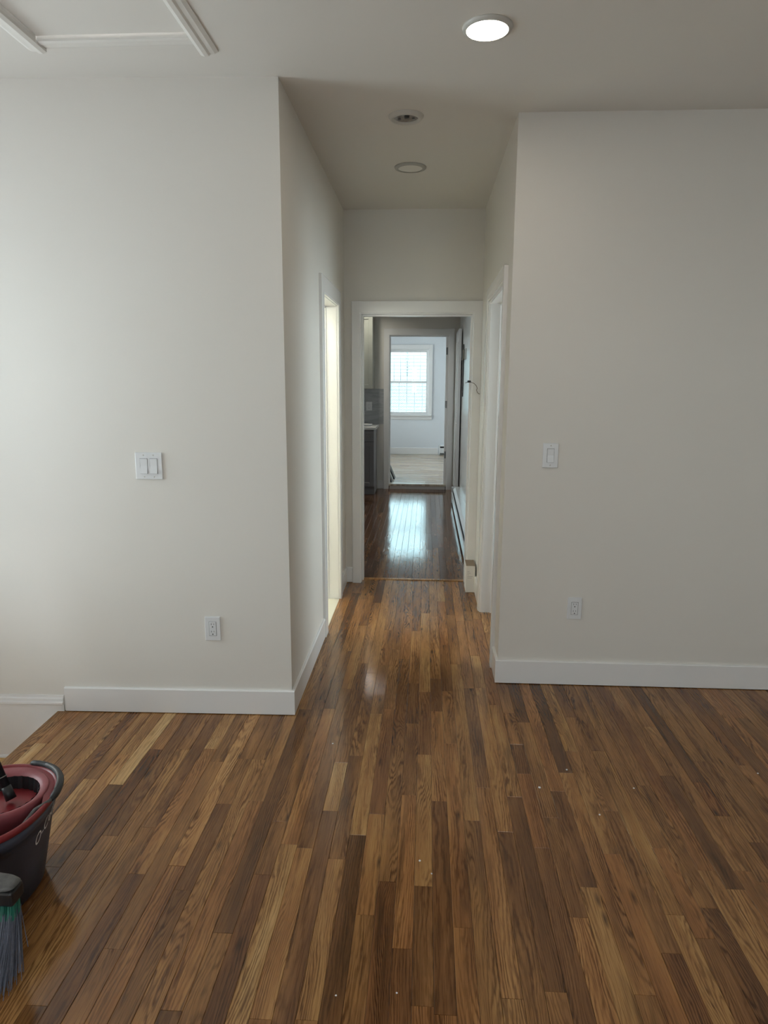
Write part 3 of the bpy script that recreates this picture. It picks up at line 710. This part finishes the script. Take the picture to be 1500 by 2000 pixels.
# ------------------------------------------------------------------ switches and outlets
def place(e, loc, rz):
    e.location = loc; e.rotation_euler = (0, 0, rz); return e
def local(mb, name, mat, par):          # part given in the local frame of its thing: x across, z up, -y out of the wall
    me = bpy.data.meshes.new(name); mb.bm.to_mesh(me); mb.bm.free(); me.materials.append(mat)
    o = bpy.data.objects.new(name, me); C.objects.link(o); o.parent = par; return o
def switch(label, loc, rz, gangs):
    e = place(thing('light_switch', label, 'light switch'), loc, rz)
    wd = 0.072 if gangs == 1 else 0.120
    if gangs == 1: wd = 0.076
    local(BX(-wd/2, wd/2, -0.0065, 0, -0.060, 0.060, bev=0.0028, seg=2), 'plate', PLATE, e)
    for g in range(gangs):
        x = 0 if gangs == 1 else (-0.022, 0.022)[g]
        local(BX(x-0.0172, x+0.0172, -0.0068, -0.003, -0.0342, 0.0342), 'opening', DARK, e)
        mb = MB(); prof = [(0.006, -0.033), (0.0125, -0.033), (0.0075, 0.0), (0.0095, 0.033), (0.006, 0.033)]
        mb.extrude_profile(prof, (x-0.0160, 0, 0), (x+0.0160, 0, 0), (0, -1, 0))
        local(mb, 'rocker', PLATE, e)
        for z in (-0.048, 0.048):
            mb = MB(); mb.lathe([(0, 0.0010), (0.003, 0.0008), (0.0034, 0)], (0, 0, 0), 12)
            bmesh.ops.rotate(mb.bm, cent=(0, 0, 0), matrix=Matrix.Rotation(PI/2, 3, 'X'), verts=mb.bm.verts)
            bmesh.ops.translate(mb.bm, vec=(x, -0.0064, z), verts=mb.bm.verts)
            local(mb, 'screw', FIXT, e)
    return e
def outlet(label, loc, rz, hgt=0.116, wd=0.072):
    e = place(thing('wall_outlet', label, 'outlet'), loc, rz)
    local(BX(-wd/2, wd/2, -0.0065, 0, -hgt/2, hgt/2, bev=0.0028, seg=2), 'plate', PLATE, e)
    local(BX(-0.0172, 0.0172, -0.0067, -0.003, -0.0342, 0.0342), 'opening', DARK, e)
    local(BX(-0.0161, 0.0161, -0.0082, -0.004, -0.0331, 0.0331, bev=0.001), 'receptacle', PLATE, e)
    for z in (0.0165, -0.0195):
        local(BX(-0.0068, -0.0050, -0.0086, -0.005, z+0.002, z+0.0105), 'slot', DARK, e)
        local(BX(0.0052, 0.0068, -0.0086, -0.005, z+0.003, z+0.0100), 'slot', DARK, e)
        mb = MB(); mb.lathe([(0, 0.0004), (0.0029, 0.0004), (0.0029, -0.003)], (0, 0, 0), 12)
        bmesh.ops.rotate(mb.bm, cent=(0, 0, 0), matrix=Matrix.Rotation(PI/2, 3, 'X'), verts=mb.bm.verts)
        bmesh.ops.translate(mb.bm, vec=(0, -0.0083, z-0.0065), verts=mb.bm.verts)
        local(mb, 'ground_hole', DARK, e)
    return e
la = math.atan2(2.9605-2.884, -0.609+2.95)
def onleft(x, z): return (x, YL + (x-XL)*math.tan(la) - 0.0002, z)
ra = math.atan2(3.402-3.381, 2.52-XR)
def onright(x, z): return (x, YR + (x-XR)*math.tan(ra) - 0.0002, z)
switch('white double rocker switch on the left front wall', onleft(-1.222, 1.178), la, 2)
outlet('white double outlet low on the left front wall', onleft(-0.970, 0.423), la)
switch('white single rocker switch on the right front wall', onright(0.6115, 1.197), ra, 1)
outlet('white double outlet low on the right front wall', onright(0.772, 0.416), ra)
outlet('small white outlet on the grey kitchen backsplash above the counter', (-0.814, 9.811, 1.19), 0, 0.125, 0.084)

# ------------------------------------------------------------------ kitchen
cb = thing('base_cabinet', 'dark grey shaker base cabinet with drawer at the kitchen end', 'cabinet', (-0.92, 9.5, 0))
BX(-1.15, -0.702, 9.262, 9.815, 0.11, 0.895).build('body', CABG, cb)
BX(-1.15, -0.702, 9.32, 9.815, 0.0, 0.11).build('toe_kick', CABG, cb)
def shaker(name, x0, x1, y, z0, z1, mat, par, rail=0.058):
    d = BX(x0+rail-0.002, x1-rail+0.002, y+0.010, y+0.018, z0+rail-0.002, z1-rail+0.002).build(name, mat, par)
    for a in ((x0, x0+rail, z0, z1), (x1-rail, x1, z0, z1)): BX(a[0], a[1], y, y+0.02, a[2], a[3], bev=0.0025).build('stile', mat, d)
    for a in ((x0+rail, x1-rail, z0, z0+rail), (x0+rail, x1-rail, z1-rail, z1)): BX(a[0], a[1], y, y+0.02, a[2], a[3], bev=0.0025).build('rail', mat, d)
    return d
shaker('drawer', -1.147, -0.705, 9.241, 0.735, 0.885, CABG, cb, 0.045)
shaker('door', -1.147, -0.705, 9.241, 0.118, 0.728, CABG, cb)
ct = tag(BX(-2.2, -0.672, 9.205, 9.815, 0.896, 0.936, bev=0.004).build('countertop', QUARTZ), 'pale stone worktop on the grey base cabinet', 'countertop')
bsx = tag(BX(-2.2, -0.595, 9.811, 9.8195, 0.937, 1.434).build('backsplash', MARBLE), 'grey veined backsplash behind the pale worktop', 'backsplash')
wc = thing('wall_cabinet', 'pale shaker wall cabinet hung above the grey backsplash', 'cabinet', (-0.95, 9.65, 1.44))
BX(-1.18, -0.736, 9.505, 9.815, 1.436, 2.56).build('body', CABW, wc)
shaker('door', -1.178, -0.738, 9.484, 1.438, 2.42, CABW, wc)
BX(-1.178, -0.738, 9.488, 9.504, 2.425, 2.555, bev=0.002).build('top_rail', CABW, wc)
pl = thing('flat_dish', 'low white dish on the kitchen worktop', 'dish', (-0.84, 9.45, 0.937))
MB().lathe([(0, 0.0), (0.085, 0.0), (0.105, 0.024), (0.100, 0.024), (0.082, 0.006), (0, 0.006)], (-0.84, 9.45, 0.9365), 32).build('dish_body', PLATE, pl)
BX(-0.885, -0.79, 9.40, 9.50, 0.944, 0.962, bev=0.004).build('folded_cloth', CARD, pl)
# baseboard heater along the right kitchen wall
bh = thing('baseboard_heater', 'long white baseboard heater with dark slot along the kitchen right wall', 'heater', (0.41, 7.2, 0))
HY_0, HY_1 = 5.64, 8.72; hx = KR-0.001
MB().extrude_profile([(0, 0.02), (0.012, 0.02), (0.012, 0.205), (0, 0.205)], (hx, HY_0, 0), (hx, HY_1, 0), (-1, 0, 0)).build('back_plate', HEATER, bh)
MB().extrude_profile([(0.0, 0.206), (0.062, 0.206), (0.090, 0.182), (0.090, 0.176), (0.060, 0.199), (0.0, 0.199)], (hx, HY_0, 0), (hx, HY_1, 0), (-1, 0, 0)).build('hood', HEATER, bh)
MB().extrude_profile([(0.100, 0.035), (0.106, 0.040), (0.106, 0.140), (0.098, 0.150), (0.094, 0.148), (0.100, 0.138)], (hx, HY_0, 0), (hx, HY_1, 0), (-1, 0, 0)).build('front_panel', HEATER, bh)
BX(hx-0.088, hx-0.014, HY_0, HY_1, 0.045, 0.165).build('fin_pack', FIN, bh)
for y in (HY_0-0.03, HY_1):
    BX(hx-0.110, hx-0.0005, y, y+0.03, 0.0, 0.210, bev=0.004).build('end_cap', HEATER, bh)
fh = thing('baseboard_heater', 'white baseboard heater end under the far room wall, right of the window', 'heater', (0.7, FY-0.05, FDB))
BX(0.265, 0.292, FY-0.085, FY-0.001, FDB+0.005, FDB+0.205, bev=0.004).build('end_cap', HEATER, fh)
MB().extrude_profile([(0, 0.20), (0.055, 0.20), (0.08, 0.18), (0.08, 0.172), (0, 0.19)], (0.292, FY-0.001, FDB), (1.5, FY-0.001, FDB), (0, -1, 0)).build('hood', HEATER, fh)
BX(0.292, 1.5, FY-0.084, FY-0.078, FDB+0.04, FDB+0.14).build('front_panel', HEATER, fh)
BX(0.292, 1.5, FY-0.07, FY-0.002, FDB+0.03, FDB+0.165).build('fin_pack', FIN, fh)
# unfinished electrics on the right kitchen wall
sb = tag(BX(KR-0.012, KR-0.0005, 8.60, 8.63, 1.36, 1.99, bev=0.003).build('conduit_strip', BLK), 'black vertical strip fixed to the kitchen right wall', 'conduit')
jb = thing('junction_box', 'small tan open box on the kitchen right wall over the black strip', 'junction box', (KR-0.03, 8.4, 1.86))
BX(KR-0.030, KR-0.0005, 8.30, 8.59, 1.80, 1.915, bev=0.004).build('box_body', TAN, jb)
BX(KR-0.033, KR-0.030, 8.36, 8.50, 1.81, 1.905).build('dark_opening', DARK, jb)
BX(KR-0.010, KR-0.0005, 8.12, 8.295, 1.80, 1.92, bev=0.002).build('flange', FIXT, jb)
wr = thing('loose_wire', 'thin loose wire with black connector arching over the right casing of the hall end doorway', 'wire', (0.36, 5.08, 1.5))
pts = [(0.391, 5.112, 1.462), (0.385, 5.098, 1.460), (0.372, 5.092, 1.468), (0.364, 5.090, 1.487), (0.369, 5.088, 1.500), (0.362, 5.087, 1.518), (0.345, 5.086, 1.535), (0.325, 5.086, 1.543), (0.300, 5.086, 1.545), (0.281, 5.086, 1.538)]
MB().tube(pts, 0.0022, 6).build('cable', WIRE, wr)
BX(0.296, 0.321, 5.080, 5.092, 1.541, 1.556, bev=0.003).build('connector', BLK, wr)
# dark boards leaning in the far room just past the doorway
def leaner(label, x_top, x_bot, y0, y1, h):
    o = MB().extrude_profile([(0, 0), (0.022, 0), (0.022+x_top-x_bot, h), (x_top-x_bot, h)], (x_bot, y0, FDB+0.001), (x_bot, y1, FDB+0.001), (1, 0, 0)).build('leaning_board', SLAB)
    return tag(o, label, 'board', 'dark boards leaning in the far room')
leaner('dark board leaning in the far room, farther and taller of the two past the doorway', -0.62, -0.485, 10.30, 10.55, 0.33)
leaner('dark board leaning in the far room, nearer of the two past the doorway', -0.575, -0.512, 9.97, 10.2, 0.20)
# carton
bxn = thing('carton', 'small white carton standing on the floor by the right casing of the hall end doorway', 'box', (0.348, 5.0, 0))
BX(0.314, 0.382, 4.924, 5.100, 0.0005, 0.204, bev=0.0015).build('box_body', CARD, bxn)
BX(0.315, 0.381, 4.925, 5.099, 0.2042, 0.2055).build('kraft_top', KRAFT, bxn)
for i, (a, b) in enumerate(((0.10, 0.40), (0.10, 0.52), (0.10, 0.34), (0.10, 0.75), (0.10, 0.66))):
    z = 0.160-0.0125*i
    BX(0.314+0.068*a+0.004, 0.314+0.068*b, 4.9232, 4.9239, z, z+0.0035).build('printed_line', INK, bxn)

# ------------------------------------------------------------------ mop bucket
BC = Vector((-1.33, 1.79, 0))
def ell(cx, cy, ax_, ay, z, n=56, e=2.3):
    L = []
    for k in range(n):
        t_ = 2*PI*k/n; cs, sn = math.cos(t_), math.sin(t_)
        L.append((cx + ax_*math.copysign(abs(cs)**(2/e), cs), cy + ay*math.copysign(abs(sn)**(2/e), sn), z))
    return L
bk = thing('mop_bucket', 'charcoal and red spin mop bucket at the left edge of the floor', 'bucket', BC)
bx_, by_ = -1.33, 1.815
def bell(z, d=0.0):                                       # outline of the tapered body at height z
    f = z/0.262; return ell(bx_, 1.77+0.045*f, 0.147+0.029*f+d, 0.170+0.040*f+d, z)
MB().rings([bell(0.0, -0.008), bell(0.004), bell(0.09), bell(0.19), bell(0.214), bell(0.216, 0.0035), bell(0.250, 0.0035), bell(0.250, -0.006), bell(0.09, -0.006), bell(0.012, -0.006)], True, True).build('bucket_body', BKT, bk)
MB().rings([bell(0.251, 0.001), bell(0.253, 0.0065), bell(0.263, 0.0085), bell(0.271, 0.0065), bell(0.273, -0.001), bell(0.268, -0.007), bell(0.252, -0.007)]).build('rim', RED, bk)
WC = (-1.312, 1.862)
MB().lathe([(0.118, 0.12), (0.128, 0.20), (0.131, 0.258), (0.134, 0.276), (0.130, 0.280), (0.112, 0.273), (0.106, 0.268)], (WC[0], WC[1], 0), 56).build('wringer_flange', RED2, bk)
m = MB()                                                  # deck that fills between wringer and rim at the back
outer = [p_ for p_ in bell(0.268, -0.006)]; inner = [(WC[0]+0.1335*math.cos(2*PI*k/56), WC[1]+0.1335*math.sin(2*PI*k/56), 0.275) for k in range(56)]
for k in range(56):
    t0, t1 = 2*PI*k/56, 2*PI*(k+1)/56
    if -0.05 < t0 < PI*1.02:
        k2 = (k+1) % 56; a_, b_ = [m.bm.verts.new(v) for v in (outer[k], outer[k2])]; c_, d_ = [m.bm.verts.new(v) for v in (inner[k2], inner[k])]
        f_ = m.bm.faces.new((a_, b_, c_, d_)); f_.smooth = True
bmesh.ops.remove_doubles(m.bm, verts=m.bm.verts, dist=1e-5); m.build('wringer_deck', RED2, bk)
m = MB(); n = 56; L0, L1 = [], []
for k in range(n):
    t_ = 2*PI*k/n; rr = 0.106 - (0.004 if k % 2 else 0)
    L0.append((WC[0]+rr*math.cos(t_), WC[1]+rr*math.sin(t_), 0.269)); L1.append((WC[0]+(rr-0.006)*math.cos(t_), WC[1]+(rr-0.006)*math.sin(t_), 0.226))
m.rings([L0, L1], smooth=False).build('ribbed_basket', BLK, bk)
MB().lathe([(0, 0.238), (0.030, 0.235), (0.085, 0.229), (0.102, 0.227)], (WC[0], WC[1], 0), 56).build('spin_disc', RED, bk)
pts = []                                                  # carrying handle folded around the right-hand end
for k in range(17):
    t_ = 0.10 + k*(1.50/16); cs, sn = math.cos(t_), math.sin(t_)
    pts.append((bx_ + 0.187*abs(cs)**(2/2.3), by_ + 0.222*abs(sn)**(2/2.3), 0.272))
MB().tube(pts, [0.007]+[0.0115]*15+[0.007], 10).build('handle', BLK, bk)
MB().tube([((p_[0]-bx_)*0.975+bx_, (p_[1]-by_)*0.975+by_, p_[2]+0.0095) for p_ in pts[2:13]], 0.0045, 6).build('worn_grip', GREYP, bk)
MB().tube([pts[0], (-1.172, 1.80, 0.266), (-1.185, 1.755, 0.245), (-1.205, 1.715, 0.225)], 0.0055, 6).build('handle_arm', GREYP, bk)
# lettering on the right-hand flank
cu = bpy.data.curves.new('lettering', 'FONT'); cu.body = 'O-Cedar'; cu.size = 0.050; cu.shear = 0.15; cu.extrude = 0.0
to = bpy.data.objects.new('tmp_text', cu); C.objects.link(to)
dg = bpy.context.evaluated_depsgraph_get(); me = bpy.data.meshes.new_from_object(to.evaluated_get(dg)); bpy.data.objects.remove(to)
def flank(y, z):
    f = z/0.262; s__ = min(0.999, abs(y-1.77-0.045*f)/(0.170+0.040*f)); return bx_ + (0.147+0.029*f)*(1-s__**2.3)**(1/2.3)
for v in me.vertices:
    y = 1.768 + v.co.x*0.80; z = 0.158 + v.co.y*0.9 + 0.45*(y-1.768)
    v.co = (flank(y, z)+0.0035, y, z)
me.materials.append(INKW); o = bpy.data.objects.new('lettering', me); C.objects.link(o); o.parent = bk; o.location = -BC
# mop standing in the wringer
F0 = Vector((-1.285, 1.868, 0.2395)); D0 = Vector((-0.50, 0.22, 1.0)).normalized()
mp = thing('mop', 'black mop pole standing in the red wringer', 'mop', F0)
MB().tube([F0+D0*0.012, F0+D0*0.055], [0.016, 0.0145], 14).build('foot', BLK, mp)
MB().tube([F0+D0*0.055, F0+D0*1.25], 0.0125, 14).build('pole', BLK, mp)
MB().tube([F0+D0*0.085, F0+D0*0.088], 0.0148, 14).build('collar', GREYP, mp)
MB().tube([F0+D0*1.25, F0+D0*1.40], [0.015, 0.014], 14).build('grip', RED, mp)

# ------------------------------------------------------------------ broom in front of the bucket
br = thing('broom', 'broom with grey frayed bristles and black head at the lower left corner', 'broom', (-1.165, 1.48, 0))
bcx, bcy, bz = -1.196, 1.535, 0.182
BX(bcx-0.13, bcx+0.128, bcy-0.028, bcy+0.028, bz, bz+0.045, bev=0.008, seg=2).build('head_block', BLK, br)
MB().rings([ell(bcx, bcy, 0.124, 0.030, bz+0.045, 28, 4), ell(bcx, bcy, 0.130, 0.033, bz+0.050, 28, 4), ell(bcx-0.004, bcy, 0.122, 0.030, bz+0.058, 28, 4), ell(bcx-0.03, bcy, 0.070, 0.025, bz+0.070, 28, 3), ell(bcx-0.04, bcy, 0.03, 0.021, bz+0.092, 28, 2)], True, True).build('head_cap', GREYP, br)
D1 = Vector((-0.42, 0.10, 1)).normalized(); B0 = Vector((bcx-0.03, bcy, bz+0.094))
MB().tube([B0, B0+D1*0.10], [0.020, 0.015], 14).build('socket', BLK, br)
MB().tube([B0+D1*0.10, B0+D1*1.10], 0.0115, 12).build('pole', BLK, br)
def bristles(name, n, mat, rbase, seed, x0, x1, t0, t1):
    rnd = random.Random(seed); vs_, fs = [], []
    for i in range(n):
        u_ = rnd.random(); v_ = rnd.uniform(-1, 1)
        px0 = bcx + x0 + (x1-x0)*u_; py0 = bcy + 0.022*v_
        fan = (u_-0.40)*0.040*rnd.uniform(0.6, 1.3) + rnd.gauss(0, 0.006); fy = -0.085 + 0.030*v_ + rnd.gauss(0, 0.010)
        ln = rnd.uniform(0.88, 1.0) if rnd.random() < 0.75 else rnd.uniform(0.62, 0.9)
        kink = rnd.gauss(0, 0.008); P = []
        for q_ in (0, 0.35, 0.7, 1.0):
            t_ = (t0 + (t1-t0)*q_)*(ln if t1 == 1.0 and q_ == 1.0 else 1)
            P.append(Vector((px0 + fan*t_**1.4 + kink*max(0, t_-0.6), py0 + fy*t_**1.5, max(0.003, (bz+0.002)*(1-t_)))))
        w_ = rbase*rnd.uniform(0.7, 1.3); ang = rnd.uniform(0, PI); r0 = len(vs_)
        for P_ in P:
            for k in range(3):
                a_ = ang + 2*PI*k/3; vs_.append((P_.x + w_*math.cos(a_), P_.y + w_*math.sin(a_), P_.z))
        for q_ in range(3):
            for k in range(3):
                a_, b_ = r0+3*q_+k, r0+3*q_+(k+1) % 3; fs.append((a_, b_, b_+3, a_+3))
    me = bpy.data.meshes.new(name); me.from_pydata(vs_, [], fs); me.materials.append(mat)
    o = bpy.data.objects.new(name, me); C.objects.link(o); o.parent = br; o.location = -br.location; o['kind'] = 'stuff'; return o
bristles('bristles', 2600, BRS, 0.0010, 3, -0.125, 0.122, 0.14, 1.0)
bristles('bristle_roots', 1100, GRN, 0.0012, 5, -0.125, 0.123, 0.0, 0.21)

# ------------------------------------------------------------------ plaster crumbs on the boards
CR = ((1054, 1539, 4.2, 'largest white plaster crumb, on a mid brown board right of the floor middle'), (1107, 1504, 2.8, 'white plaster crumb at the near end of a very dark board'),
      (1171, 1592, 3.4, 'white plaster crumb on a light tan board in the right half of the floor'), (820, 1682, 3.6, 'round white plaster crumb on a light wavy grained board at the floor middle'),
      (843, 1707, 2.8, 'white plaster crumb at the right edge of a light board, near its end joint'), (1238, 1540, 2.6, 'white plaster crumb farther right than the one on the light tan board'),
      (650, 1453, 2.8, 'white plaster crumb closest to the hallway mouth'), (775, 1940, 2.8, 'white plaster crumb nearest the camera at the floor middle'),
      (1480, 1511, 2.6, 'white plaster crumb farthest right on the floor'), (656, 1945, 2.6, 'white plaster crumb nearest the camera left of the floor middle'))
for px, py, r_, lab in CR:
    X, Y = px_floor(px, py); rr = r_*math.hypot(Y, CAMH)/CAMF*0.62
    bm = bmesh.new(); bmesh.ops.create_icosphere(bm, subdivisions=1, radius=rr)
    for v in bm.verts: v.co = (X+v.co.x*random.uniform(0.7, 1.3), Y+v.co.y*random.uniform(0.7, 1.3), rr*0.45+v.co.z*0.5)
    mb = MB.__new__(MB); mb.bm = bm
    tag(mb.build('plaster_crumb', CHIP), lab, 'crumb', 'plaster crumbs on the floor')
